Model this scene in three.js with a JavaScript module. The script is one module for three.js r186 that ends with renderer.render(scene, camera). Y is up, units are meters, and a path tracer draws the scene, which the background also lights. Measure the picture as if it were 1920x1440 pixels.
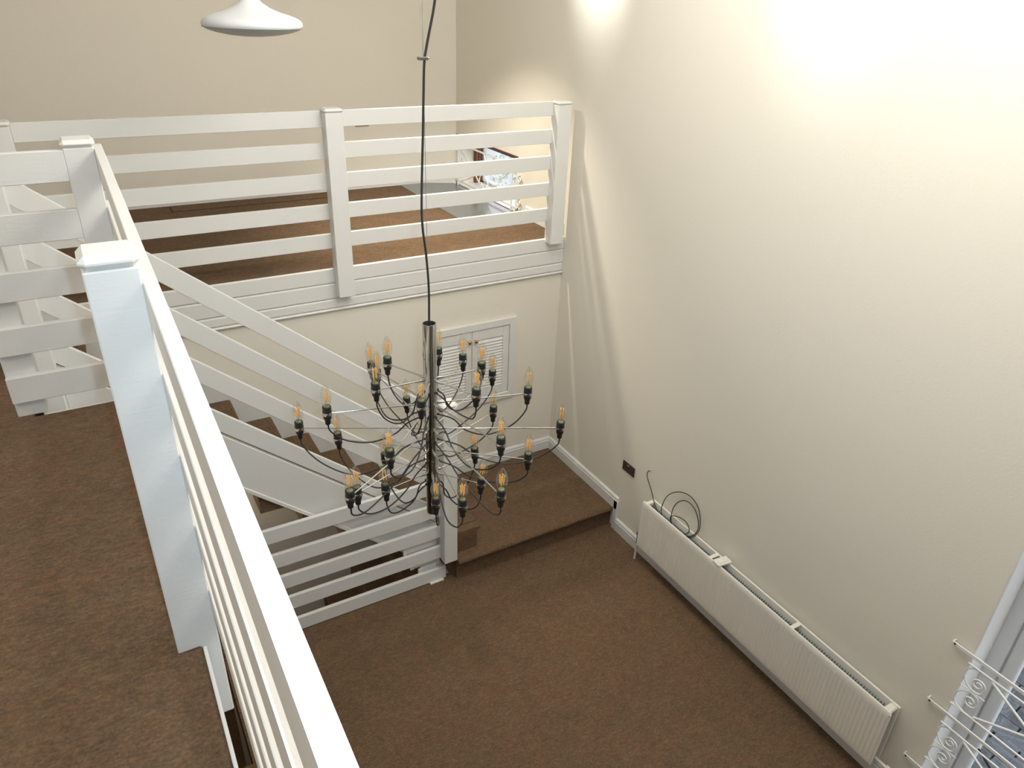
import * as THREE from 'three';
import { mergeGeometries } from 'three/addons/utils/BufferGeometryUtils.js';

// ---------------------------------------------------------------- camera, sky, lights, exposure
const H = 3.905;                       // eye height above the lower carpet; heights below are written relative to the eye and lifted by H at the end
const scene = new THREE.Scene();
const camera = new THREE.PerspectiveCamera(55.47, 1920 / 1440, 0.02, 100);
camera.rotation.set(-0.491647, -0.540805, 0.039718, 'YXZ');
camera.position.set(0, 0, 0);
scene.add(camera);
const EXPOSURE = 1.41;
scene.background = new THREE.Color(0.86, 0.93, 1.0);      // even, bright overcast sky outside the windows
scene.backgroundIntensity = 1.8;
const renderer = new THREE.WebGLRenderer({ antialias: true });
renderer.toneMapping = THREE.LinearToneMapping;
renderer.toneMappingExposure = EXPOSURE;
renderer.shadowMap.enabled = true;
const WARM = new THREE.Color(0.99, 0.99, 0.97), HALOGEN = new THREE.Color(0.96, 1.0, 1.0), DAY = new THREE.Color(0.60, 0.80, 1.0);
const WASH = 6.2, ROOM = 3.4, LANDING = 14, FLASH = 5.2;       // candela of the wall spots, each added fill globe, the landing lamp and the camera's flash
const flash = new THREE.SpotLight(DAY, FLASH, 0, 1.0, 1, 2);   // the compact camera's own flash beside its lens (its shadows lie just left of things in the photograph)
flash.position.set(0.05, 0.01, 0.0); flash.castShadow = true; flash.shadow.radius = 0.5; flash.name = 'camera_flash';
flash.target.position.set(0.05, 0.01, 0).add(new THREE.Vector3(0, 0, -1).applyEuler(camera.rotation));
scene.add(flash, flash.target);

// ---------------------------------------------------------------- helpers
let seed = 20240611;
const rnd = () => { seed = (seed * 1664525 + 1013904223) >>> 0; return seed / 4294967296; };
const rr = (a, b) => a + (b - a) * rnd();
const V = (x, y, z) => new THREE.Vector3(x, y, z);
const taken = {};
function numbered(name) { const n = taken[name] = (taken[name] ?? -1) + 1; return n ? `${name}_${String(n).padStart(3, '0')}` : name; }
function build(name, geos, mat, parent) {
  const g = Array.isArray(geos) ? (geos.length > 1 ? mergeGeometries(geos.map((q) => (q.index ? q.toNonIndexed() : q))) : geos[0]) : geos;
  const m = new THREE.Mesh(g, mat); m.name = parent ? name : numbered(name); m.castShadow = m.receiveShadow = true;
  (parent || scene).add(m); return m;
}
function struct(name, geos, mat, parent) { const m = build(name, geos, mat, parent); if (!parent) { m.name = name; m.userData.kind = 'structure'; } return m; }
function structGroup(name) { const o = new THREE.Group(); o.name = name; o.userData.kind = 'structure'; scene.add(o); return o; }
function thing(name, label, category, pos = [0, 0, 0], group) {
  const o = new THREE.Group(); o.name = numbered(name); o.position.set(...pos); o.userData = { label, category }; if (group) o.userData.group = group; scene.add(o); return o;
}
function stuff(m) { m.userData.kind = 'stuff'; return m; }
// a box with chamfered edges, uv in metres by the face's main axis
function cbox(x0, x1, y0, y1, z0, z1, c = 0.002) {
  const lo = [Math.min(x0, x1), Math.min(y0, y1), Math.min(z0, z1)], hi = [Math.max(x0, x1), Math.max(y0, y1), Math.max(z0, z1)];
  c = Math.min(c, (hi[0] - lo[0]) * 0.45, (hi[1] - lo[1]) * 0.45, (hi[2] - lo[2]) * 0.45);
  const ctr = lo.map((l, i) => (l + hi[i]) / 2), P = [], N = [], U = [];
  const corner = (s, ax) => s.map((sg, i) => (sg > 0 ? hi[i] - (i === ax ? 0 : c) : lo[i] + (i === ax ? 0 : c)));
  const poly = (pts) => {
    const a = V(...pts[0]), b = V(...pts[1]), d = V(...pts[2]), n = b.clone().sub(a).cross(d.clone().sub(a)).normalize();
    const m = pts.reduce((q, p) => [q[0] + p[0] / pts.length, q[1] + p[1] / pts.length, q[2] + p[2] / pts.length], [0, 0, 0]);
    let q = pts; if (n.dot(V(m[0] - ctr[0], m[1] - ctr[1], m[2] - ctr[2])) < 0) { q = [...pts].reverse(); n.negate(); }
    const k = [Math.abs(n.x), Math.abs(n.y), Math.abs(n.z)], ax = k.indexOf(Math.max(...k));
    for (let i = 1; i + 1 < q.length; i++) for (const p of [q[0], q[i], q[i + 1]]) { P.push(...p); N.push(n.x, n.y, n.z); U.push(ax === 0 ? p[2] : p[0], ax === 1 ? p[2] : p[1]); }
  };
  for (let ax = 0; ax < 3; ax++) for (const s of [-1, 1]) {
    const o = [[-1, -1], [1, -1], [1, 1], [-1, 1]].map(([a, b]) => { const q = [0, 0, 0]; q[ax] = s; q[(ax + 1) % 3] = a; q[(ax + 2) % 3] = b; return corner(q, ax); });
    poly(o);
  }
  if (c > 1e-5) {
    for (let ax = 0; ax < 3; ax++) for (const a of [-1, 1]) for (const b of [-1, 1]) {
      const u = (ax + 1) % 3, w = (ax + 2) % 3, q0 = [0, 0, 0], q1 = [0, 0, 0]; q0[u] = q1[u] = a; q0[w] = q1[w] = b; q0[ax] = -1; q1[ax] = 1;
      poly([corner(q0, u), corner(q1, u), corner(q1, w), corner(q0, w)]);
    }
    for (const a of [-1, 1]) for (const b of [-1, 1]) for (const d of [-1, 1]) poly([corner([a, b, d], 0), corner([a, b, d], 1), corner([a, b, d], 2)]);
  }
  const g = new THREE.BufferGeometry();
  g.setAttribute('position', new THREE.Float32BufferAttribute(P, 3)); g.setAttribute('normal', new THREE.Float32BufferAttribute(N, 3)); g.setAttribute('uv', new THREE.Float32BufferAttribute(U, 2));
  return g;
}
const box = (x0, x1, y0, y1, z0, z1) => cbox(x0, x1, y0, y1, z0, z1, 0);
// a plate with the outline pts in (x, y), from z0 to z1
function plate(pts, z0, z1, bevel = 0) {
  const s = new THREE.Shape(pts.map((p) => new THREE.Vector2(p[0], p[1])));
  const g = new THREE.ExtrudeGeometry(s, { depth: z1 - z0 - 2 * bevel, bevelEnabled: bevel > 0, bevelSize: bevel, bevelThickness: bevel, bevelOffset: -bevel, bevelSegments: 1, curveSegments: 8 });
  g.translate(0, 0, z0 + bevel); return g;
}
// a profile in (a, y) swept along x or z: used for skirtings and nosings; side = +1/-1 mirrors a
function profileX(pts, x0, x1, zAt, sgn) { const g = plate(pts, 0, x1 - x0); g.rotateY(Math.PI / 2); if (sgn > 0) g.scale(1, 1, -1); g.translate(x0, 0, zAt); return sgn > 0 ? flip(g) : g; }
function flip(g) { const q = g.index ? g.toNonIndexed() : g; for (const k of Object.keys(q.attributes)) { const a = q.attributes[k], n = a.itemSize, b = a.array; for (let i = 0; i < a.count; i += 3) for (let j = 0; j < n; j++) { const t = b[(i + 1) * n + j]; b[(i + 1) * n + j] = b[(i + 2) * n + j]; b[(i + 2) * n + j] = t; } } return q; }
const curve = (pts, tension = 0.5) => new THREE.CatmullRomCurve3(pts.map((p) => V(...p)), false, 'centripetal', tension);
const tube = (pts, r, seg = 32, rad = 8) => new THREE.TubeGeometry(curve(pts), seg, r, rad, false);
function rod(a, b, r, rad = 10) {
  const A = V(...a), B = V(...b), d = B.clone().sub(A), g = new THREE.CylinderGeometry(r, r, d.length(), rad);
  g.translate(0, d.length() / 2, 0); g.applyQuaternion(new THREE.Quaternion().setFromUnitVectors(V(0, 1, 0), d.normalize())); g.translate(...a); return g;
}
const lathe = (pts, seg = 24) => new THREE.LatheGeometry(pts.map((p) => new THREE.Vector2(p[0], p[1])), seg);

// ---------------------------------------------------------------- procedural textures
function grid(n) { const a = new Float32Array(n * n); for (let i = 0; i < n * n; i++) a[i] = rnd(); return a; }
function noiseField(size, octaves) {          // octaves: [cells across, cells down, weight], wraps round
  const out = new Float32Array(size * size); let total = 0;
  for (const [cx, cy, w] of octaves) {
    total += w; const g = new Float32Array(cx * cy); for (let i = 0; i < cx * cy; i++) g[i] = rnd();
    for (let y = 0; y < size; y++) {
      const fy = (y / size) * cy, y0 = Math.floor(fy), ty = fy - y0, sy = ty * ty * (3 - 2 * ty), y1 = (y0 + 1) % cy;
      for (let x = 0; x < size; x++) {
        const fx = (x / size) * cx, x0 = Math.floor(fx), tx = fx - x0, sx = tx * tx * (3 - 2 * tx), x1 = (x0 + 1) % cx;
        const a = g[y0 * cx + x0] * (1 - sx) + g[y0 * cx + x1] * sx, b = g[y1 * cx + x0] * (1 - sx) + g[y1 * cx + x1] * sx;
        out[y * size + x] += w * (a * (1 - sy) + b * sy);
      }
    }
  }
  for (let i = 0; i < out.length; i++) out[i] /= total;
  return out;
}
function texture(size, metres, fn, srgb) {
  const d = new Uint8Array(size * size * 4);
  for (let i = 0; i < size * size; i++) { const c = fn(i); for (let k = 0; k < 3; k++) d[4 * i + k] = Math.max(0, Math.min(255, Math.round(255 * (Array.isArray(c) ? c[k] : c)))); d[4 * i + 3] = 255; }
  const t = new THREE.DataTexture(d, size, size); t.wrapS = t.wrapT = THREE.RepeatWrapping; t.magFilter = THREE.LinearFilter; t.minFilter = THREE.LinearMipmapLinearFilter; t.generateMipmaps = true;
  t.repeat.set(1 / metres, 1 / metres); if (srgb) t.colorSpace = THREE.SRGBColorSpace; t.needsUpdate = true; return t;
}
const S = 1024;
const yarn = noiseField(S, [[300, 260, 0.6], [120, 330, 0.5], [60, 150, 0.35]]), clump = noiseField(S, [[26, 30, 0.5], [60, 70, 0.5]]), wide = noiseField(S, [[5, 5, 0.6], [11, 11, 0.4]]), hue = noiseField(S, [[60, 64, 0.5], [140, 150, 0.5]]), hue2 = noiseField(S, [[14, 15, 0.5], [30, 34, 0.5]]);
const carpetColour = texture(S, 1.3, (i) => {
  const v = 0.88 + 0.46 * (yarn[i] - 0.5) + 0.10 * (clump[i] - 0.5) + 0.04 * (wide[i] - 0.5), h = 0.55 * (hue[i] - 0.5) + 0.35 * (hue2[i] - 0.5);
  return [0.464 * v * (1 + 0.12 * h), 0.360 * v * (1 - 0.05 * h), 0.258 * v * (1 - 0.14 * h)];
}, true);
const rows = noiseField(S, [[22, 84, 0.6], [60, 180, 0.4]]);
const carpetBump = texture(S, 1.3, (i) => 0.2 + 0.6 * rows[i] + 0.40 * (yarn[i] - 0.5) + 0.25 * (clump[i] - 0.5));
const plaster = noiseField(512, [[90, 90, 0.5], [180, 180, 0.3], [14, 14, 0.5]]);
const wallBump = texture(512, 0.9, (i) => plaster[i]);
const paintN = noiseField(512, [[8, 120, 0.5], [30, 240, 0.3], [60, 60, 0.3]]);
const paintBump = texture(512, 0.5, (i) => paintN[i]);
const stoneN = noiseField(512, [[7, 7, 0.4], [18, 18, 0.3], [70, 70, 0.3]]);
const slateColour = texture(512, 0.6, (i) => { const v = 0.55 + 0.5 * stoneN[i]; return [0.50 * v, 0.53 * v, 0.58 * v]; }, true);

const std = (o) => new THREE.MeshStandardMaterial(o);
const lin = (r, g, b) => new THREE.Color().setRGB(r, g, b);
const M = {
  wall: std({ color: lin(0.80, 0.745, 0.635), roughness: 0.92, bumpMap: wallBump, bumpScale: 0.0006 }),
  ceiling: std({ color: lin(0.84, 0.83, 0.80), roughness: 0.95 }),
  white: std({ color: lin(0.755, 0.74, 0.695), roughness: 0.42, bumpMap: paintBump, bumpScale: 0.0003 }),
  radiator: std({ color: lin(0.84, 0.79, 0.69), roughness: 0.4 }),
  carpet: std({ map: carpetColour, bumpMap: carpetBump, bumpScale: 0.009, roughness: 1.0 }),
  seam: std({ color: lin(0.03, 0.02, 0.014), roughness: 1 }),
  chrome: std({ color: lin(0.56, 0.57, 0.54), metalness: 1, roughness: 0.10 }),
  black: std({ color: lin(0.012, 0.012, 0.012), roughness: 0.45 }),
  cable: std({ color: lin(0.016, 0.014, 0.013), roughness: 0.55 }),
  filament: std({ color: lin(0.98, 0.52, 0.13), roughness: 0.6 }),
  bulbBase: std({ color: lin(0.22, 0.21, 0.09), roughness: 0.4, metalness: 0.5 }),
  glass: new THREE.MeshPhysicalMaterial({ color: lin(0.93, 0.93, 0.92), transmission: 1, thickness: 0, roughness: 0.012, ior: 2.0 }),
  pane: new THREE.MeshPhysicalMaterial({ color: 0xffffff, transmission: 1, thickness: 0, roughness: 0.0, ior: 1.45 }),
  brass: std({ color: lin(0.62, 0.40, 0.14), metalness: 1, roughness: 0.25 }),
  brown: std({ color: lin(0.075, 0.05, 0.036), roughness: 0.5, metalness: 0.2 }),
  wood: std({ color: lin(0.22, 0.075, 0.035), roughness: 0.5 }),
  redwood: std({ color: lin(0.075, 0.018, 0.018), roughness: 0.45 }),
  fins: std({ color: lin(0.30, 0.34, 0.35), roughness: 0.6, metalness: 0.3 }),
  lampWhite: std({ color: lin(0.70, 0.70, 0.69), roughness: 0.4 }),
  lens: std({ color: lin(0.50, 0.49, 0.46), roughness: 0.5 }),
  iron: std({ color: lin(0.80, 0.79, 0.76), roughness: 0.35 }),
  dark: std({ color: lin(0.02, 0.018, 0.016), roughness: 0.7 }),
  upvc: std({ color: lin(0.70, 0.71, 0.71), roughness: 0.35 }),
  bounceDark: std({ color: lin(0.30, 0.24, 0.18), roughness: 0.7 }),
  sunPale: std({ color: lin(0.88, 0.88, 0.86), roughness: 0.5 }),
  slab: std({ color: lin(0.16, 0.165, 0.165), roughness: 0.14 }),
  slate: std({ map: slateColour, roughness: 0.75 }),
  leaf: std({ color: lin(0.30, 0.36, 0.26), roughness: 0.8 }),
  soil: std({ color: lin(0.45, 0.45, 0.43), roughness: 1 }),
};

// ---------------------------------------------------------------- the setting
const XW = 3.26, XO = 3.62, CEIL = 1.25, FLOOR = -3.905, LAND = -1.70, NEAR = -1.486, PLAT = -3.705, ZB = -4.72, ZF = -6.80, XL = -3.2, ZR = 2.6, PIT = -6.2;
struct('floor', [box(0.16, XW, FLOOR - 0.25, FLOOR, -3.83, ZR), box(XL, 0.16, FLOOR - 0.25, FLOOR, -2.95, ZR)], M.carpet);
struct('floor_lower', [box(XL, XW, PIT - 0.2, PIT, ZB, ZR)], M.carpet);
struct('ceiling', [box(XL - 0.2, XO, CEIL, CEIL + 0.2, ZF - 0.2, ZR + 0.2)], M.ceiling);
{ // right wall with two openings: window 1 beside the radiator, window 2 at floor level of the far landing
  const w = [];
  const A = { z0: -1.0, z1: 0.9, y0: -3.86, y1: -1.35 }, B = { z0: -6.65, z1: -5.50, y0: -1.735, y1: -1.235 };
  w.push(box(XW, XO, PIT - 0.2, CEIL, A.z1, ZR + 0.2), box(XW, XO, PIT - 0.2, A.y0, A.z0, A.z1), box(XW, XO, A.y1, CEIL, A.z0, A.z1));
  w.push(box(XW, XO, PIT - 0.2, CEIL, B.z1, A.z0), box(XW, XO, PIT - 0.2, B.y0, B.z0, B.z1), box(XW, XO, B.y1, CEIL, B.z0, B.z1), box(XW, XO, PIT - 0.2, CEIL, ZF - 0.2, B.z0));
  struct('wall_right', w, M.wall);
}
struct('wall_back', [box(XL, XW, LAND - 0.3, CEIL, ZF - 0.2, ZF), (() => { const g = plate([[2.955, -ZF], [XW, -ZF], [XW, -ZF - 0.13]], LAND, CEIL); g.rotateX(-Math.PI / 2); return g; })()], M.wall);
struct('wall_under_landing', [box(XL, XW, PIT, LAND - 0.28, ZB - 0.15, ZB)], M.wall);
struct('wall_left', [box(XL - 0.2, XL, PIT - 0.2, CEIL, ZF - 0.2, ZR + 0.2)], M.wall);
struct('wall_front', [box(XL, XW, PIT - 0.2, CEIL, ZR, ZR + 0.2)], M.bounceDark);  // unseen wall coloured dark so it throws less light back at the stairs
struct('wall_lower', [box(0.16, XW, PIT, FLOOR - 0.25, -3.83, -3.70), box(0.16, 0.28, PIT, FLOOR - 0.25, -3.70, -2.95), box(1.84, XW, PIT, FLOOR - 0.1, ZB, -3.83)], M.wall);
// landings
struct('landing_floor', [box(-0.43, XW, LAND - 0.28, LAND, ZF, ZB), box(XL, -0.43, LAND - 0.28, LAND, ZF, -2.97)], M.carpet);
struct('landing_floor_near', [cbox(XL, 0.022, NEAR - 0.26, NEAR, -2.96, ZR, 0.006)], M.carpet);
{
  const t = structGroup('trim_1');       // white edge boards of the near landing
  build('edge_board', [cbox(0.022, 0.031, NEAR - 0.28, NEAR + 0.001, -1.505, ZR, 0.002)], M.white, t);
  build('edge_board', [cbox(0.022, 0.031, NEAR - 0.28, NEAR + 0.001, -2.94, -1.615, 0.002)], M.white, t);
  build('edge_board', [cbox(-0.30, 0.0, NEAR - 0.28, NEAR - 0.004, -2.975, -2.96, 0.002)], M.white, t);
}
{ // three grooved boards and a bead along the edge of the far landing
  const t = structGroup('trim_2'), x0 = -0.43, x1 = XW;
  for (const [y1, y0, d] of [[-1.697, -1.803, 0], [-1.808, -1.917, 0], [-1.922, -1.985, 0], [-1.988, -2.006, 0.008]])
    build('fascia_board', [cbox(x0, x1, y0, y1, ZB, -4.70 + d, 0.007)], M.white, t);
  build('backing', [box(x0, x1, -2.0, -1.70, ZB, -4.712)], M.white, t);
}
// quarter landing and its rounded carpet nosing
{
  const r = 0.022, z = -3.70, pts = [[ZB, FLOOR - 0.05], [ZB, PLAT], [z - r, PLAT]];
  for (let i = 1; i <= 6; i++) { const a = (i / 6) * Math.PI * 0.75; pts.push([z - r + r * Math.sin(a), PLAT - r + r * Math.cos(a)]); }
  pts.push([z - 0.045, PLAT - 0.06], [z - 0.045, FLOOR - 0.05]);
  const g = plate(pts.map(([a, y]) => [-a, y]), 0, XW - 1.83); g.rotateY(Math.PI / 2); g.translate(1.83, 0, 0);
  // uv in metres over the top
  const p = g.attributes.position, u = g.attributes.uv, n = g.attributes.normal;
  for (let i = 0; i < p.count; i++) u.setXY(i, p.getX(i), Math.abs(n.getY(i)) > 0.6 ? p.getZ(i) : p.getY(i) + p.getZ(i));
  struct('floor_platform', g, M.carpet);
}
// skirtings
const skirt = (h, t) => [[0, 0], [t, 0], [t, h * 0.72], [t * 0.8, h * 0.76], [t * 0.8, h * 0.88], [t * 0.55, h * 0.96], [t * 0.3, h], [0, h]];
const skirtZ = (x, y, z0, z1, h = 0.115, t = 0.022) => { const g = plate(skirt(h, t).map(([a, b]) => [-a, b]), 0, z1 - z0); g.translate(x, y, z0); return flipIfNeeded(g); };
const skirtX = (z, y, x0, x1, h = 0.115, t = 0.022) => { const g = plate(skirt(h, t).map(([a, b]) => [-a, b]), 0, x1 - x0); g.rotateY(Math.PI / 2); g.translate(x0, y, z); return flipIfNeeded(g); };
function flipIfNeeded(g) { return g; }
struct('baseboard_right', [skirtZ(XW, PLAT, ZB, -3.66), cbox(XW - 0.022, XW, FLOOR, PLAT + 0.08, -3.70, -3.655, 0.003), skirtZ(XW, FLOOR, -3.66, -3.20), skirtZ(XW, FLOOR, -3.20, -1.0)], M.white);
struct('baseboard_back', [skirtX(ZB, PLAT, 2.09, XW)], M.white);
struct('baseboard_landing_back', [skirtX(ZF, LAND, XL, 2.97, 0.16), (() => { const g = skirtX(0, 0, 0, 0.33, 0.16); g.rotateY(Math.atan2(-0.13, 0.305)); g.translate(2.955, LAND, ZF); return g; })()], M.white);
struct('baseboard_landing_right', [skirtZ(XW, LAND, -5.30, -4.72, 0.10)], M.white);
// grey polished floor panel before the low window, and the cut lines of the carpet
struct('floor_panel', [cbox(2.70, 3.235, LAND, LAND + 0.004, ZF + 0.03, -5.45, 0.001)], M.slab);
struct('floor_seam', [box(0.60, 0.612, LAND, LAND + 0.0015, -6.74, -6.57), box(0.60, 1.95, LAND, LAND + 0.0015, -6.58, -6.565)], M.seam);

// ---------------------------------------------------------------- windows
{
  const w = structGroup('window_1');
  const z0 = -1.0, z1 = 0.9, y0 = -3.86, y1 = -1.35;
  build('window_frame', [cbox(3.43, 3.55, y0, y1, z0, z0 + 0.07, 0.006), cbox(3.43, 3.55, y0, y1, z1 - 0.07, z1, 0.006), cbox(3.43, 3.55, y0, y0 + 0.07, z0, z1, 0.006), cbox(3.43, 3.55, y1 - 0.07, y1, z0, z1, 0.006)], M.upvc, w);
  build('sash', [cbox(3.46, 3.53, y0 + 0.07, y1 - 0.07, z0 + 0.07, z0 + 0.13, 0.008), cbox(3.46, 3.53, y0 + 0.07, y1 - 0.07, -0.09, 0.01, 0.008), cbox(3.46, 3.53, y0 + 0.07, y1 - 0.07, z1 - 0.13, z1 - 0.07, 0.008), cbox(3.46, 3.53, y0 + 0.07, y0 + 0.13, z0 + 0.07, z1 - 0.07, 0.008), cbox(3.46, 3.53, y1 - 0.13, y1 - 0.07, z0 + 0.07, z1 - 0.07, 0.008)], M.upvc, w);
  build('pane', [box(3.49, 3.494, y0 + 0.13, y1 - 0.13, z0 + 0.13, -0.09)], M.pane, w);
  build('pane', [box(3.49, 3.494, y0 + 0.13, y1 - 0.13, 0.01, z1 - 0.13)], M.pane, w);
  build('window_sill', [cbox(3.24, 3.43, y0, y0 + 0.03, z0, z1, 0.004)], M.white, w);
  for (const z of [z0 + 0.003, z1 - 0.003]) build('sunlit_lining', cbox(XW + 0.001, 3.43, y0, y1, z - 0.003, z + 0.003, 0.001), M.sunPale, w);  // pale liners added to the jambs; their colour stands in for sunlight
  build('window_stay', [rod([3.45, -3.40, -0.86], [3.40, -3.44, -0.72], 0.006), rod([3.40, -3.44, -0.72], [3.40, -3.46, -0.67], 0.012)], M.dark, w);
}
{
  const w = structGroup('window_2');
  const z0 = -6.65, z1 = -5.50, y0 = -1.735, y1 = -1.235;
  build('jamb_board', [cbox(3.445, 3.53, y0, y1, z0, z0 + 0.02, 0.002), cbox(3.455, 3.475, y0, y1, z0 + 0.018, z0 + 0.03, 0.002), cbox(3.49, 3.51, y0, y1, z0 + 0.018, z0 + 0.03, 0.002)], M.wood, w);
  build('window_frame', [cbox(3.53, 3.60, y0, y1, z0, z0 + 0.05, 0.004), cbox(3.53, 3.60, y0, y1, z1 - 0.05, z1, 0.004), cbox(3.53, 3.60, y0, y0 + 0.05, z0, z1, 0.004), cbox(3.53, 3.60, y1 - 0.04, y1, z0, z1, 0.004)], M.upvc, w);
  build('pane', [box(3.56, 3.564, y0 + 0.05, y1 - 0.04, z0 + 0.05, z1 - 0.05)], M.pane, w);
  build('head_board', [cbox(3.245, 3.53, y1 - 0.012, y1 + 0.012, z0, z1 + 0.03, 0.003)], M.redwood, w);
  build('window_sill', [cbox(3.235, 3.53, y0, y0 + 0.03, z0, z1, 0.004)], M.white, w);
}
// outside: a slate roof below window 1, a pale yard wall and a shrub beyond window 2
{
  const r = structGroup('roof_outside'), pitch = -0.42, x0 = 3.70, yTop = -4.25;
  const inner = new THREE.Group();
  build('roof_deck', [box(0, 2.2, -0.12, -0.03, -1.7, 1.8)], M.dark, r);
  const sg = [0, 1, 2].map((k) => cbox(0, 0.20, -0.004, 0.004, 0, 0.150 - 0.004 * k, 0.0015)), sm = [0, 1, 2].map((k) => { const m = M.slate.clone(); m.color = lin(0.40 + 0.13 * k, 0.39 + 0.13 * k, 0.38 + 0.13 * k); return m; });
  for (let i = 0; i < 13; i++) for (let j = 0; j < 18; j++) {
    const k = Math.floor(rnd() * 3), s = new THREE.Mesh(sg[k], sm[Math.floor(rnd() * 3)]); s.name = 'slate'; s.castShadow = s.receiveShadow = true;
    s.position.set(0.125 * i, -0.012 + rr(-0.002, 0.002), -1.65 + 0.156 * j + (i % 2) * 0.078); s.rotation.z = -0.03; r.add(s);
  }
  r.position.set(x0, yTop, 0); r.rotation.z = -pitch;
}
struct('wall_outside', [box(9.6, 9.8, -5.5, 0.6, -30, -11.0)], std({ color: lin(0.52, 0.54, 0.56), roughness: 0.9 }));
struct('ground_outside', [box(3.62, 30, -5.6, -5.5, -20, 14)], M.soil);
{
  const leafShape = plate([[0, 0], [0.012, 0.018], [0.010, 0.042], [0, 0.06], [-0.010, 0.042], [-0.012, 0.018]], 0, 0.001);
  const n = 7000, im = new THREE.InstancedMesh(leafShape, M.leaf, n), m4 = new THREE.Matrix4(), q = new THREE.Quaternion(), e = new THREE.Euler();
  for (let i = 0; i < n; i++) {
    const a = rr(0, 6.283), t = Math.pow(rnd(), 0.4), h = rr(-1, 1), k = Math.sqrt(1 - h * h);
    e.set(rr(0, 6.28), rr(0, 6.28), rr(0, 6.28)); q.setFromEuler(e);
    m4.compose(V(8.3 + 1.1 * t * k * Math.cos(a), -4.2 + 2.6 * t * h, -12.9 + 1.15 * t * k * Math.sin(a)), q, V(1.3, 1.3, 1.3)); im.setMatrixAt(i, m4);
    const s = rr(0.6, 1.5); im.setColorAt(i, lin(s, s, s));
  }
  im.name = 'shrub_outside'; im.userData = { kind: 'stuff', label: 'green leafy shrub outside the low window', category: 'shrub' }; im.castShadow = true; scene.add(im);
}

// ---------------------------------------------------------------- balustrades
function post(parent, x0, x1, z0, z1, y0, y1, capH = 0.026, over = 0.006) {
  const p = build('post', cbox(x0, x1, y0, y1 - capH, z0, z1, 0.003), M.white, parent);
  build('post_cap', cbox(x0 - over, x1 + over, y1 - capH, y1, z0 - over, z1 + over, 0.013), M.white, p);
  return p;
}
{ // far landing
  const b = thing('balustrade', 'long white balustrade of five level rails on the edge of the far landing', 'balustrade');
  post(b, -0.375, -0.258, -4.715, -4.62, -1.887, -0.665);
  post(b, 1.372, 1.484, -4.715, -4.62, -1.887, -0.662);
  post(b, 3.075, 3.187, -4.715, -4.62, -1.725, -0.674);
  for (const y of [-0.681, -0.874, -1.064, -1.261, -1.457])
    for (const [x0, x1] of [[-0.258, 1.378], [1.478, 3.08]]) build('rail', cbox(x0, x1, y - 0.099, y, -4.722, -4.695, 0.002), M.white, b);
}
{ // near landing, running away from the camera
  const b = thing('balustrade', 'white balustrade along the near landing, its broad top rail closest to the viewer', 'balustrade');
  const p1 = post(b, -0.0345, 0.0635, -1.606, -1.51, -1.752, -0.458, 0.03, 0.004);
  post(b, -0.031, 0.0635, -3.04, -2.945, -1.752, -0.49, 0.026, 0.006);
  post(b, -0.0345, 0.0635, 1.26, 1.356, -1.752, -0.458, 0.03, 0.004);
  for (const y of [-0.521, -0.72, -0.92, -1.118, -1.318]) build('rail', cbox(0.0635, 0.0905, y - 0.1, y, -3.04, 1.40, 0.002), M.white, b);
}
{ // near landing, short return at its far end
  const b = thing('balustrade', 'short white balustrade across the end of the near landing, left of the near posts', 'balustrade');
  post(b, -0.391, -0.292, -3.07, -2.972, NEAR, -0.49);
  for (const y of [-0.5205, -0.7195, -0.9195, -1.121, -1.3125]) build('rail', cbox(-0.391, -0.031, y - 0.104, y, -2.972, -2.945, 0.002), M.white, b);
}
{ // sloping balustrade of the stairs
  const b = thing('balustrade', 'sloping white stair balustrade of four rails ending at the lower newel post', 'balustrade');
  post(b, -0.392, -0.290, -3.86, -3.765, -1.95, -0.66);
  post(b, 1.722, 1.825, -3.816, -3.718, -3.70, -2.37);
  for (const [x, y, m, h] of [[0.78, -1.658, -0.835, 0.132], [0.752, -1.902, -0.853, 0.134], [0.725, -2.132, -0.857, 0.134], [0.696, -2.389, -0.86, 0.132]]) {
    const f = (q) => y + m * (q - x), x0 = -0.292, x1 = 1.724;
    build('rail', plate([[x0, f(x0) - h], [x1, f(x1) - h], [x1, f(x1)], [x0, f(x0)]], -3.850 - 0.027, -3.850, 0.002), M.white, b);
  }
}
{ // guard of the stairwell on the lower floor
  const b = thing('balustrade', 'low white balustrade of five level rails on the lower carpet behind the chandelier', 'balustrade');
  post(b, 0.20, 0.30, -3.83, -3.73, FLOOR, -2.97);
  for (const [y, x1] of [[-2.995, 1.724], [-3.201, 1.724], [-3.392, 1.724], [-3.583, 1.724], [-3.791, 1.764]])
    build('rail', cbox(0.30, x1, y - 0.107, y, -3.79 - 0.027, -3.79, 0.002), M.white, b);
  build('foot_block', [cbox(1.63, 1.74, FLOOR, FLOOR + 0.012, -3.81, -3.772, 0.002)], M.white, b);
}

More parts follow.
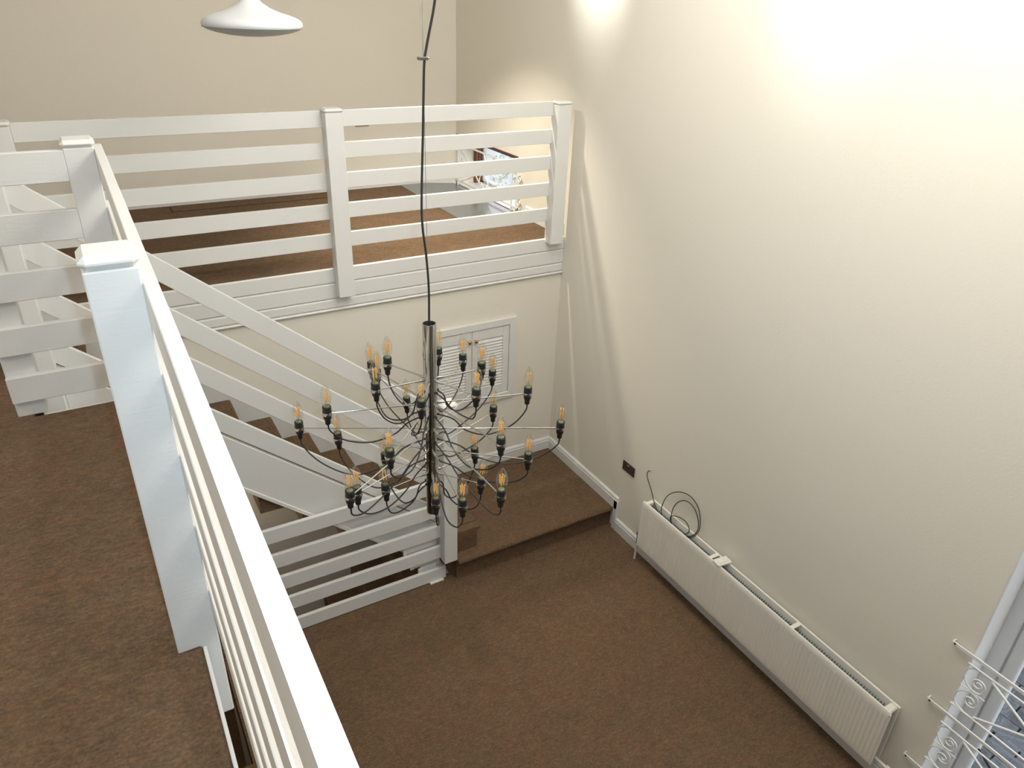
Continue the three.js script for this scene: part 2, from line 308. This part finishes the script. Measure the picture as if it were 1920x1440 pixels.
// ---------------------------------------------------------------- stairs
{
  const s = thing('staircase', 'straight flight of brown carpeted stairs with deep white stringers', 'staircase');
  const X = (k) => (k === 9 ? 2.06 : 0.574 + 0.25 * (k - 4)), Y = (k) => LAND - 0.202 * k;
  for (let k = 0; k <= 9; k++) {
    const x = X(k), y = Y(k), xb = k ? X(k - 1) - 0.035 : -0.47, r = 0.018, yn = k === 9 ? PLAT : Y(k + 1);
    const pts = [[xb, yn], [xb, y], [x - r, y]];
    for (let i = 1; i <= 5; i++) { const a = (i / 5) * Math.PI * 0.7; pts.push([x - r + r * Math.sin(a), y - r + r * Math.cos(a)]); }
    pts.push([x - 0.028, y - 0.055], [x - 0.028, yn]);
    const g = plate(pts, -4.70, -3.87);
    const p = g.attributes.position, u = g.attributes.uv, n = g.attributes.normal;
    for (let i = 0; i < p.count; i++) if (Math.abs(n.getZ(i)) < 0.5) u.setXY(i, p.getZ(i), p.getX(i) - p.getY(i));
    build('step', g, M.carpet, s);
    if (k === 9) build('step_return', plate([[1.75, yn], [1.75, y - 0.001], ...pts.slice(2)], -3.87, -3.80, 0.008), M.carpet, s);
  }
  const top = (x) => -2.528 - 0.863 * (x - 0.679), bot = (x) => -2.979 - 0.885 * (x - 0.802);
  build('stringer', plate([[-0.29, bot(-0.29)], [1.60, bot(1.60)], [1.722, bot(1.66)], [1.722, top(1.722)], [-0.29, top(-0.29)]], -3.885, -3.85, 0.004), M.white, s);
  build('stringer_bead', plate([[0.2, bot(0.2) - 0.02], [1.60, bot(1.60) - 0.02], [1.60, bot(1.6) + 0.012], [0.2, bot(0.2) + 0.012]], -3.888, -3.842, 0.003), M.white, s);
  build('end_backing', plate([[1.46, -3.43], [1.46, -3.56], [1.52, -3.56], [1.52, -3.72], [1.58, -3.72], [1.58, FLOOR], [1.735, FLOOR], [1.735, -3.40]], -3.85, -3.838), M.white, s);
  for (const [y1, y0, xa] of [[-3.42, -3.592, 1.445], [-3.604, -3.748, 1.494], [-3.760, FLOOR + 0.002, 1.556]])
    build('end_board', [cbox(xa, 1.705, y0, y1, -3.838, -3.826, 0.005), cbox(xa, xa + 0.03, y0, y1, -3.838, -3.820, 0.005)], M.white, s);
  const nl = (x) => -2.508 - 0.808 * (x - 0.574);
  build('wall_string', plate([[-0.43, nl(-0.43) - 0.40], [2.09, nl(2.09) - 0.12], [2.09, PLAT + 0.115], [2.0, nl(2.0) + 0.085], [-0.43, nl(-0.43) + 0.10]], -4.718, -4.672, 0.004), M.white, s);
  build('soffit', plate([[-0.29, bot(-0.29)], [1.72, bot(1.72)], [1.72, bot(1.72) + 0.03], [-0.29, bot(-0.29) + 0.03]], -4.718, -3.885), M.wall, s);
}
{
  const s = thing('staircase', 'dim brown carpeted stairs going down behind the low balustrade', 'staircase');
  for (let j = 0; j < 10; j++) { const x1 = 1.82 - 0.25 * j, y = FLOOR - 0.2 - 0.2 * j; build('step', cbox(x1 - 0.27, x1, Math.max(PIT, y - 0.6), y, ZB + 0.005, -3.835, 0.012), M.carpet, s); }
}

// ---------------------------------------------------------------- louvred cupboard under the landing
{
  const c = thing('cupboard', 'white double louvred cupboard with brass knobs in the wall under the far landing', 'cupboard');
  const x0 = 2.035, x1 = 2.845, y1 = -2.315, y0 = -3.055, w = 0.062, z = ZB;
  const arch = (a, b, cc, d) => plate([a, b, cc, d], z, z + 0.024, 0.005);
  build('frame', [arch([x0, y1], [x1, y1], [x1 - w, y1 - w], [x0 + w, y1 - w]), arch([x0, y0], [x0 + w, y0 + w], [x1 - w, y0 + w], [x1, y0]), arch([x0, y0], [x0 + w, y0 + w], [x0 + w, y1 - w], [x0, y1]), arch([x1, y0], [x1, y1], [x1 - w, y1 - w], [x1 - w, y0 + w])].map((g) => g), M.white, c);
  const leaf = (a, b, knobX) => {
    const s = 0.058, t = y1 - w - 0.004, bt = y0 + w + 0.004;
    const d = build('door', [cbox(a, a + s, bt, t, z, z + 0.014), cbox(b - s, b, bt, t, z, z + 0.014), cbox(a + s, b - s, t - 0.085, t, z, z + 0.014), cbox(a + s, b - s, bt, bt + 0.07, z, z + 0.014), box(a + s, b - s, bt, t, z, z + 0.002)], M.white, c);
    const sl = []; for (let y = bt + 0.085; y < t - 0.09; y += 0.026) { const g = cbox(a + s, b - s, -0.013, 0.013, -0.002, 0.002, 0.001); g.rotateX(-0.55); g.translate(0, y, z + 0.008); sl.push(g); }
    stuff(build('louvre_slats', sl, M.white, d));
    const k = lathe([[0.0001, 0], [0.006, 0], [0.006, 0.010], [0.014, 0.016], [0.016, 0.024], [0.011, 0.031], [0.0001, 0.033]], 18); k.rotateX(Math.PI / 2); k.translate(knobX, -2.462, z + 0.014); build('knob', k, M.brass, d);
  };
  leaf(x0 + w + 0.003, 2.438, 2.41); leaf(2.442, x1 - w - 0.003, 2.468);
}

// ---------------------------------------------------------------- radiator
{
  const r = thing('radiator', 'very long low cream radiator with open top along the right wall', 'radiator', [0, 0, 0]);
  const z0 = -3.254, z1 = -1.184, yt = -3.305, yb = -3.735, xf = 3.132;
  const P = [], I = [], U = [], n = 560, ys = [yb, yb + 0.012, yb + 0.034, yb + 0.05, yt - 0.05, yt - 0.034, yt - 0.012, yt], f = [0.006, 0.0, 0.0, 1, 1, 0.0, 0.0, 0.006];
  for (let i = 0; i <= n; i++) {
    const z = z0 + (z1 - z0) * (i / n), ph = ((z - z0) / 0.0255) % 1, rib = ph < 0.3 ? 0 : ph < 0.42 ? (ph - 0.3) / 0.12 : ph < 0.88 ? 1 : (1 - ph) / 0.12;
    ys.forEach((y, j) => { const d = j === 0 || j === 7 ? 0.006 : f[j] === 1 ? -0.0042 * rib + 0.0012 : 0; P.push(xf + d, y, z); U.push(z, y); });
  }
  const m = ys.length; for (let i = 0; i < n; i++) for (let j = 0; j + 1 < m; j++) { const a = i * m + j, b = a + m; I.push(a, b, a + 1, b, b + 1, a + 1); }
  const g = new THREE.BufferGeometry(); g.setAttribute('position', new THREE.Float32BufferAttribute(P, 3)); g.setAttribute('uv', new THREE.Float32BufferAttribute(U, 2)); g.setIndex(I); g.computeVertexNormals();
  build('front_panel', [g, box(xf + 0.007, xf + 0.016, yb, yt, z0, z1).toNonIndexed(), box(xf, xf + 0.014, yb + 0.01, yt - 0.01, z0 - 0.004, z0 + 0.002), box(xf, xf + 0.014, yb + 0.01, yt - 0.01, z1 - 0.002, z1 + 0.004)], M.radiator, r);
  build('back_panel', [cbox(3.218, 3.232, yb, yt - 0.004, z0, z1, 0.003)], M.radiator, r);
  const fins = []; for (let z = z0 + 0.03; z < z1 - 0.03; z += 0.018) fins.push(box(xf + 0.018, 3.216, yb + 0.03, yt - 0.045, z, z + 0.0012));
  fins.push(box(3.19, 3.192, yb + 0.03, yt - 0.045, z0 + 0.03, z1 - 0.03));
  stuff(build('convector_fins', fins, M.fins, r));
  for (const z of [-2.56, -1.862]) build('top_strap', cbox(xf + 0.004, 3.228, yt - 0.010, yt - 0.002, z - 0.014, z + 0.014, 0.002), M.radiator, r);
  build('end_block', [cbox(xf + 0.012, 3.216, yt - 0.032, yt - 0.004, z1 - 0.05, z1 - 0.008, 0.006)], M.radiator, r);
  build('end_block', [cbox(xf + 0.012, 3.216, yt - 0.032, yt - 0.004, z0 + 0.008, z0 + 0.04, 0.006)], M.radiator, r);
  const v = build('valve', [rod([3.17, -3.76, -3.295], [3.17, -3.655, -3.295], 0.007), rod([3.17, -3.72, -3.295], [3.17, -3.72, -3.25], 0.009)], M.brown, r);
  build('valve_head', [(() => { const q = lathe([[0.0001, 0.034], [0.010, 0.032], [0.013, 0.02], [0.013, 0.0], [0.0001, 0]], 16); q.translate(3.17, -3.662, -3.295); return q; })()], M.chrome, v);
  build('pipe', [rod([3.17, FLOOR, -3.295], [3.17, -3.75, -3.295], 0.009)], M.radiator, r);
  build('valve', [rod([3.18, -3.70, -1.19], [3.18, -3.70, -1.11], 0.010), (() => { const q = lathe([[0.0001, 0.03], [0.016, 0.026], [0.018, 0], [0.0001, -0.01]], 16); q.rotateX(Math.PI / 2); q.translate(3.18, -3.70, -1.12); return q; })(), rod([3.18, FLOOR, -1.135], [3.18, -3.70, -1.135], 0.008)], M.radiator, r);
  for (const z of [-2.9, -1.6]) build('wall_bracket', cbox(3.232, XW - 0.001, yb + 0.1, yt - 0.1, z, z + 0.03, 0.001), M.radiator, r);
}
{
  const b = thing('plastic_box', 'small white plastic box lying across the open top of the radiator', 'box');
  const g = cbox(-0.055, 0.055, 0, 0.016, -0.034, 0.034, 0.004); build('case', g, M.radiator, b);
  build('ridge', [cbox(-0.04, 0.04, 0.016, 0.020, 0.010, 0.018, 0.001), cbox(-0.04, -0.03, 0.016, 0.019, -0.02, 0.0, 0.001)], M.radiator, b);
  b.position.set(3.182, -3.304, -2.482); b.rotation.y = -0.12;
}
{
  const p = thing('wall_plate', 'dark brown double wall plate with small white mark near the corner', 'wall plate');
  build('plate', cbox(3.252, XW, -3.302, -3.216, -3.667, -3.521, 0.003), M.brown, p);
  build('label', cbox(3.251, 3.2535, -3.236, -3.230, -3.606, -3.588, 0.0003), M.lampWhite, p);
  for (const z of [-3.648, -3.540]) build('screw', rod([3.250, -3.259, z], [3.256, -3.259, z], 0.0035, 10), M.dark, p);
}
{
  const p = thing('wall_plate', 'grey wall plate on the back wall just below the top rail of the far balustrade', 'wall plate');
  build('plate', cbox(2.29, 2.424, -1.136, -1.04, ZF, ZF + 0.012, 0.003), std({ color: lin(0.35, 0.33, 0.31), roughness: 0.4, metalness: 0.4 }), p);
}
{
  const c = thing('cable', 'loose coil of thin black cable hanging from the wall onto the radiator', 'cable');
  const path = [[3.262, -3.125, -3.355], [3.236, -3.135, -3.357], [3.228, -3.16, -3.352], [3.222, -3.254, -3.275], [3.205, -3.32, -3.205], [3.175, -3.345, -3.10], [3.165, -3.352, -2.99], [3.165, -3.35, -3.08], [3.163, -3.335, -3.2], [3.168, -3.33, -3.268], [3.174, -3.335, -3.2], [3.18, -3.345, -3.10],
    [3.20, -3.30, -3.125], [3.225, -3.20, -3.115], [3.24, -3.125, -3.055], [3.245, -3.085, -2.985], [3.245, -3.071, -2.90], [3.243, -3.105, -2.825], [3.238, -3.18, -2.782], [3.228, -3.27, -2.768], [3.20, -3.335, -2.80], [3.175, -3.355, -2.87], [3.175, -3.355, -2.96], [3.205, -3.32, -3.02], [3.225, -3.24, -3.032],
    [3.236, -3.16, -2.99], [3.240, -3.122, -2.925], [3.240, -3.135, -2.85], [3.234, -3.20, -2.792], [3.222, -3.28, -2.778], [3.195, -3.34, -2.82], [3.18, -3.352, -2.90], [3.185, -3.345, -2.99], [3.20, -3.305, -3.02], [3.215, -3.268, -2.945], [3.215, -3.272, -2.865], [3.205, -3.31, -2.832], [3.185, -3.345, -2.86], [3.175, -3.352, -2.93]];
  build('cord', tube(path, 0.0032, 420, 7), M.cable, c);
  build('grommet', (() => { const q = lathe([[0.0001, 0.006], [0.008, 0.005], [0.009, 0], [0.0001, 0]], 14); q.rotateZ(Math.PI / 2); q.translate(XW, -3.125, -3.355); return q; })(), M.white, c);
}

// ---------------------------------------------------------------- window grilles
const spiral = (y, z, s, turns = 1.6, r0 = 0.032, r1 = 0.007, a0 = 0) => { const q = []; const n = Math.round(turns * 14); for (let i = 0; i <= n; i++) { const a = a0 + s * (i / n) * turns * 6.283, r = r0 + (r1 - r0) * (i / n); q.push([y + r * Math.sin(a), z + r * Math.cos(a)]); } return q; };
{
  const g = thing('window_grille', 'white wrought iron window grille at the lower right corner, beside the radiator', 'grille');
  const x = 3.238, z1 = 0.98, f = 3.238 / 3.21;   // heights and places were read off at 3.21
  for (const [y, zs] of [[-2.708, -1.087], [-3.114, -1.087], [-3.549, -1.083], [-3.97, -1.083]].map(([a, b]) => [a * f, b * f])) {
    const b = build('bar', [cbox(x - 0.004, x + 0.004, y - 0.0095, y + 0.0095, zs, z1, 0.0015), cbox(x, XW, y - 0.0095, y + 0.0095, zs, zs + 0.008, 0.0015), cbox(x, XW, y - 0.0095, y + 0.0095, z1 - 0.008, z1, 0.0015)], M.iron, g);
    build('screw', [rod([x - 0.0055, y + 0.001, zs + 0.016], [x + 0.002, y + 0.001, zs + 0.016], 0.0055, 12)], M.dark, b);
  }
  const flat = (pts, w = 0.008) => tube(pts.map(([y, z]) => [x + 0.010, y * f, z * f]), w * 0.5, pts.length * 4, 8);
  for (const yc of [-2.902, -3.327, -3.76]) {
    build('rod', [rod([x + 0.008, (yc + 0.139) * f, -1.0], [x + 0.008, (yc + 0.139) * f, z1 - 0.09], 0.005)], M.iron, g);
    build('rod', [rod([x + 0.008, (yc - 0.139) * f, -1.0], [x + 0.008, (yc - 0.139) * f, z1 - 0.09], 0.005)], M.iron, g);
    build('rod', [rod([x + 0.010, yc * f, -0.995], [x + 0.010, yc * f, -0.875], 0.0032)], M.iron, g);
    for (const s of [1, -1]) {
      const c = [yc + s * 0.058, -0.918];
      build('scroll', [flat([[yc + s * 0.136, -0.93], [yc + s * 0.126, -0.965], [yc + s * 0.095, -0.988], [yc + s * 0.055, -0.985], [yc + s * 0.022, -0.96], [yc + s * 0.008, -0.925], [yc + s * 0.018, -0.895], ...spiral(c[0], c[1], s * 1, 1.5, 0.034, 0.008, s > 0 ? -0.35 : 0.35)])], M.iron, g);
      build('brace', [rod([x + 0.010, (yc + s * 0.128) * f, -0.887], [x + 0.010, (yc - s * 0.128) * f, -0.39], 0.006)], M.iron, g);
      build('brace', [rod([x + 0.010, (yc + s * 0.128) * f, 0.03], [x + 0.010, (yc - s * 0.128) * f, 0.53], 0.006)], M.iron, g);
    }
  }
}
{
  const g = thing('window_grille', 'small white scrolled grille over the low window on the far landing', 'grille');
  const x = 3.238, t = (pts, r = 0.006) => tube(pts.map(([y, z]) => [x, y, z]), r, pts.length * 5, 7);
  for (const z of [-6.585, -5.53]) build('upright', [cbox(x - 0.005, x + 0.005, -1.72, -1.25, z - 0.008, z + 0.008, 0.001)], M.iron, g);
  for (const y of [-1.30, -1.652]) build('bar', [cbox(x - 0.004, x + 0.004, y - 0.008, y + 0.008, -6.66, -5.40, 0.001), cbox(x - 0.004, XW, y - 0.008, y + 0.008, -6.69, -6.655, 0.001), cbox(x - 0.004, XW, y - 0.008, y + 0.008, -5.42, -5.385, 0.001)], M.iron, g);
  build('ring', [(() => { const q = new THREE.TorusGeometry(0.022, 0.0045, 6, 20); q.rotateY(Math.PI / 2); q.translate(x, -1.45, -6.484); return q; })()], M.iron, g);
  build('scroll', [t([[-1.31, -6.56], [-1.37, -6.455], [-1.45, -6.325], [-1.53, -6.21], [-1.64, -6.06]])], M.iron, g);
  build('scroll', [t([[-1.64, -6.50], [-1.57, -6.30], [-1.49, -6.16], [-1.40, -6.02], [-1.31, -5.86]])], M.iron, g);
  build('scroll', [t([[-1.36, -6.57], [-1.42, -6.545], [-1.5, -6.55], [-1.6, -6.565]])], M.iron, g);
  build('scroll', [t([[-1.50, -6.09], [-1.53, -6.125], [-1.58, -6.135], ...spiral(-1.595, -6.10, 1, 1.4, 0.034, 0.010, 3.1)], 0.006)], M.iron, g);
  build('scroll', [t([[-1.50, -6.03], [-1.55, -5.97], ...spiral(-1.60, -6.0, -1, 1.4, 0.034, 0.010, 0.2)], 0.006)], M.iron, g);
  build('scroll', [t([[-1.31, -6.05], [-1.42, -5.95], [-1.47, -5.82], [-1.44, -5.68], [-1.33, -5.55]])], M.iron, g);
  build('scroll', [t([[-1.64, -5.98], [-1.55, -5.85], [-1.52, -5.72], [-1.58, -5.6], [-1.65, -5.55]])], M.iron, g);
  for (const y of [-1.40, -1.60]) build('fixing', [t([...spiral(y, -5.40, 1, 1.2, 0.03, 0.01, 1.5)], 0.006), rod([x, y + 0.03, -5.43], [XW, y + 0.03, -5.43], 0.006)], M.iron, g);
}

// ---------------------------------------------------------------- chandelier
{
  const cx = 0.836, cz = -1.90, y0 = -1.623;
  const c = thing('chandelier', 'chrome chandelier of thirty clear candle bulbs on thin arms hanging by a black cable', 'chandelier');
  const R = 0.0215;
  const stem = build('stem', lathe([[R - 0.002, y0 + 0.72], [R, y0 + 0.72], [R, y0], [R - 0.002, y0], [R - 0.002, y0 + 0.7199]], 40).translate(cx, 0, cz), M.chrome, c);
  build('stem_lining', lathe([[0.0001, y0 + 0.69], [R - 0.0025, y0 + 0.69], [R - 0.0025, y0 + 0.7195]], 24).translate(cx, 0, cz), M.dark, stem);
  build('wire_loop', tube([[cx - R, y0 + 0.665, cz + 0.004], [cx - R - 0.003, y0 + 0.64, cz + 0.006], [cx - R - 0.004, y0 + 0.61, cz + 0.008], [cx - R + 0.001, y0 + 0.603, cz + 0.010]], 0.0012, 20, 6), M.chrome, stem);
  const ringG = lathe([[0.0138, -0.005], [0.0152, -0.005], [0.0152, 0.005], [0.0138, 0.005], [0.0138, -0.005]], 20);
  const socketG = lathe([[0.0001, -0.043], [0.004, -0.043], [0.005, -0.039], [0.0085, -0.038], [0.0095, -0.022], [0.0125, -0.018], [0.0138, -0.006], [0.0140, 0.024], [0.0130, 0.0255], [0.0105, 0.0255], [0.0105, 0.02], [0.0001, 0.02]], 20);
  const baseG = lathe([[0.0001, 0.0275], [0.0085, 0.027], [0.0098, 0.0255], [0.0102, 0.02]], 16);
  const bulbG = lathe([[0.0105, 0.022], [0.0112, 0.030], [0.0140, 0.040], [0.0165, 0.050], [0.0172, 0.058], [0.0162, 0.068], [0.0135, 0.079], [0.0098, 0.089], [0.0058, 0.097], [0.0028, 0.101], [0.0001, 0.1025]], 20);
  const filGs = [0, 1, 2, 3].map((k) => { const q = new THREE.CylinderGeometry(0.0019, 0.0019, 0.033, 7); q.rotateZ(0.05); q.rotateY(k * 1.571); q.translate(0.0062 * Math.cos(k * 1.571 + 0.4), 0.060, 0.0062 * Math.sin(k * 1.571 + 0.4)); return q; });
  const stemG = new THREE.CylinderGeometry(0.0014, 0.0032, 0.022, 8).translate(0, 0.040, 0);
  const levels = [[0.526, 0.18, 0.474], [0.438, 0.328, 0.261], [0.343, 0.43, 0.059], [0.26, 0.327, -0.139], [0.169, 0.182, 0.687 - Math.PI / 3]];
  levels.forEach(([h, rad, ph], l) => {
    const armG = (() => {   // along +z from the stem to the clamp
      const a = rod([0, 0, R - 0.001], [0, 0, rad - 0.014], 0.0022, 10), f = lathe([[0.0001, 0], [0.0048, 0], [0.0048, 0.012], [0.0028, 0.03], [0.0026, 0.032]], 12); f.rotateX(Math.PI / 2); f.translate(0, 0, R - 0.002);
      return mergeGeometries([a.toNonIndexed(), f.toNonIndexed()]);
    })();
    for (let s = 0; s < 6; s++) {
      const az = ph + (s * Math.PI) / 3, y = y0 + h, sx = Math.sin(az), sz = Math.cos(az), bx = cx + rad * sx, bz = cz + rad * sz;
      const arm = build('arm', armG, M.chrome, c); arm.position.set(cx, y, cz); arm.rotation.y = az;
      const so = build('socket', socketG, M.black, c); so.position.set(bx, y, bz); so.rotation.set(rr(-0.06, 0.06), rr(0, 6), rr(-0.06, 0.06));
      build('clamp_ring', ringG, M.chrome, so);
      build('bulb_base', baseG, M.bulbBase, so);
      const bu = build('bulb', bulbG, M.glass, c); bu.position.copy(so.position); bu.rotation.copy(so.rotation);
      for (const q of filGs) build('filament', q, M.filament, bu);
      build('filament_mount', stemG, M.glass, bu);
      // slack cable from the socket back to the stem
      const side = rr(-1, 1), d = rr(0.07, 0.13), px = Math.cos(az), pz = -Math.sin(az), e = rad;
      const at = (t, dy, sw) => [cx + sx * t + px * sw, y + dy, cz + sz * t + pz * sw];
      build('cable', tube([at(e, -0.042, 0), at(e - 0.002, -0.062, 0.002 * side), at(e * 0.86, -0.062 - d * 0.55, 0.02 * side), at(e * 0.6, -0.05 - d, 0.045 * side), at(e * 0.36, -0.045 - d * 0.75, 0.03 * side), at(e * 0.18 + 0.015, -0.05 - d * 0.2, 0.012 * side), at(R - 0.001, -0.043, 0)], 0.0025, 44, 7), M.cable, c);
      build('cable_grommet', rod(at(R - 0.002, -0.043, 0), at(R + 0.006, -0.043, 0), 0.0045, 10), M.black, c);
    }
  });
  build('power_cord', tube([[cx, y0 + 0.68, cz], [cx, -0.898, cz], [0.837, -0.788, cz], [0.831, -0.688, cz], [0.822, -0.607, cz], [0.820, -0.56, cz], [0.822, -0.486, cz], [0.829, -0.343, cz], [0.833, -0.249, cz], [0.838, -0.161, cz], [0.845, -0.127, cz], [0.856, -0.083, cz], [0.865, -0.047, cz], [0.873, 0.0, cz], [0.885, 0.2, cz], [0.87, 0.5, cz], [0.84, 0.9, cz], [cx, CEIL, cz]], 0.0034, 160, 9), M.cable, c);
  build('suspension_wire', rod([cx, y0 + 0.69, cz - 0.004], [cx, CEIL, cz - 0.004], 0.0008, 6), M.chrome, c);
  const clip = build('cord_clip', cbox(0.820, 0.846, -0.162, -0.154, cz - 0.008, cz + 0.006, 0.001), std({ color: lin(0.30, 0.28, 0.25), metalness: 0.9, roughness: 0.35 }), c);
  build('clip_screw', rod([0.846, -0.158, cz], [0.850, -0.158, cz], 0.003), M.chrome, clip);
  build('ceiling_rose', lathe([[0.0001, CEIL - 0.05], [0.02, CEIL - 0.05], [0.05, CEIL - 0.02], [0.055, CEIL]], 28).translate(cx, 0, cz), M.chrome, c);
}

// ---------------------------------------------------------------- pendant lamp
{
  const px = 0.829, pz = -3.80, py = -0.178;
  const p = thing('pendant_lamp', 'white saucer pendant lamp with flared stem, not lit', 'pendant lamp', [0, 0, 0]);
  build('shade', lathe([[0.217, py - 0.001], [0.2215, py + 0.006], [0.221, py + 0.016], [0.214, py + 0.028], [0.196, py + 0.039], [0.165, py + 0.050], [0.125, py + 0.061], [0.085, py + 0.077], [0.055, py + 0.095], [0.034, py + 0.115], [0.024, py + 0.135], [0.020, py + 0.16], [0.018, py + 0.26], [0.0001, py + 0.27]], 72).translate(px, 0, pz), M.lampWhite, p);
  build('diffuser', lathe([[0.0001, py - 0.040], [0.06, py - 0.0385], [0.115, py - 0.033], [0.165, py - 0.0235], [0.198, py - 0.0135], [0.2135, py - 0.005], [0.217, py]], 72).translate(px, 0, pz), M.lens, p);
  build('seam_ring', (() => { const q = new THREE.TorusGeometry(0.2192, 0.0016, 8, 96); q.rotateX(Math.PI / 2); q.translate(px, py - 0.001, pz); return q; })(), M.fins, p);
  build('cord', rod([px, py + 0.26, pz], [px, CEIL, pz], 0.003), M.lampWhite, p);
  build('ceiling_rose', lathe([[0.0001, CEIL - 0.03], [0.04, CEIL - 0.025], [0.05, CEIL]], 28).translate(px, 0, pz), M.lampWhite, p);
}

// ---------------------------------------------------------------- lamps (fittings out of frame; the globes and stair lamp are added fill)
function glow(color, k) { return std({ color: 0x222222, emissive: color, emissiveIntensity: k }); }
function ceilingSpot(label, x, z, target, cd, angle, penumbra, color) {
  const t = thing('spotlight', label, 'spotlight', [x, CEIL - 0.16, z]);
  build('stem', rod([0, 0.05, 0], [0, 0.16, 0], 0.01), M.lampWhite, t);
  const head = new THREE.Group(); head.name = 'head'; t.add(head);
  head.lookAt(V(target[0], target[1], target[2]));
  const dir = V(target[0] - x, target[1] - (CEIL - 0.16), target[2] - z).normalize();
  head.quaternion.setFromUnitVectors(V(0, -1, 0), dir);
  build('housing', lathe([[0.0001, 0.05], [0.025, 0.05], [0.032, 0.03], [0.036, -0.05], [0.034, -0.05], [0.030, 0.02], [0.0001, 0.03]], 28), M.lampWhite, head);
  build('lens', lathe([[0.0001, -0.036], [0.033, -0.036]], 24), glow(color, 4), head);
  const L = new THREE.SpotLight(color, cd, 0, angle, penumbra, 2); L.castShadow = true; L.shadow.radius = 2; L.position.copy(dir.clone().multiplyScalar(0.06)); L.target.position.copy(dir);
  L.name = 'spot_beam'; t.add(L); t.add(L.target);
}
function globe(label, x, z, cd, color) {  // unseen globes added as soft fill for the whole room
  const r = 0.235, t = thing('fill_globe', label, 'pendant lamp', [x, CEIL - 0.34, z]);
  build('globe', new THREE.SphereGeometry(r, 40, 24), glow(color, 1.5), t);
  build('gallery', lathe([[0.0001, r + 0.03], [0.05, r + 0.025], [0.06, r - 0.01], [0.0001, r - 0.01]], 28), M.lampWhite, t);
  build('cord', rod([0, r + 0.02, 0], [0, 0.34, 0], 0.004), M.lampWhite, t);
  const L = new THREE.PointLight(color, cd, 0, 2); L.castShadow = true; L.shadow.radius = 11; L.name = 'fill_globe_light'; t.add(L);
}
ceilingSpot('white ceiling spotlight aimed at the right wall over the lower floor', 2.62, -2.60, [3.26, 0.42, -2.60], WASH, 0.46, 1, HALOGEN);
ceilingSpot('white ceiling spotlight aimed at the right wall near the far balustrade', 2.62, -4.50, [3.26, 0.42, -4.50], WASH * 1.8, 0.42, 1, HALOGEN);
globe('added opal fill globe over the near landing, beside the short balustrade', -1.9, -2.0, ROOM * 0.42, WARM);
globe('added opal fill globe over the near landing, above the nearest carpet', -1.0, -0.7, ROOM * 0.36, WARM);
for (const [x, where] of [[1.55, 'on the stair side'], [2.25, 'on the side of the right wall']]) {
  globe(`added opal fill globe over the cable coil, ${where}`, x, -3.1, ROOM * 0.36, WARM);
  globe(`added opal fill globe over the plastic box, ${where}`, x, -2.0, ROOM * 0.56, WARM);
  globe(`added opal fill globe over the grilled window, ${where}`, x, -0.8, ROOM * 0.52, WARM);
}
{
  const p = thing('shaded_pendant', 'small shaded pendant lamp hanging over the far landing', 'pendant lamp', [2.0, 0.35, -5.15]);
  build('cord', rod([0, 0.10, 0], [0, CEIL - 0.35, 0], 0.003), M.lampWhite, p);
  build('shade', lathe([[0.02, 0.10], [0.03, 0.10], [0.075, -0.03], [0.072, -0.03], [0.028, 0.095], [0.02, 0.095]], 32), M.lampWhite, p);
  build('bulb', new THREE.SphereGeometry(0.026, 20, 14), glow(WARM, 4), p);
  const L = new THREE.SpotLight(new THREE.Color(1, 0.94, 0.80), LANDING, 0, 0.82, 0.9, 2); L.position.y = -0.045; L.castShadow = true; L.shadow.radius = 2.2; L.name = 'bulb_light'; L.target.position.set(0.22, -1, -0.05); p.add(L); p.add(L.target);
}

{
  const p = thing('stair_fill_lamp', 'small unseen fill lamp added under the stairs to brighten the lower flight', 'wall lamp', [0.12, -3.25, ZB + 0.10]);  // hidden lamp added to lift the dark lower stairwell
  build('back_plate', cbox(-0.05, 0.05, -0.06, 0.06, -0.10, -0.085, 0.003), M.lampWhite, p);
  build('bracket', rod([0, 0, -0.09], [0, 0, -0.02], 0.008), M.chrome, p);
  build('bulb', new THREE.SphereGeometry(0.035, 20, 14), glow(WARM, 3), p);
  const L = new THREE.PointLight(new THREE.Color(1, 0.84, 0.64), 0.55, 0, 2); L.castShadow = true; L.shadow.radius = 1.5; L.name = 'stair_fill_light'; p.add(L);
}

// ---------------------------------------------------------------- lift everything so that the lower carpet is at 0
for (const o of scene.children) o.position.y += H;
renderer.render(scene, camera);
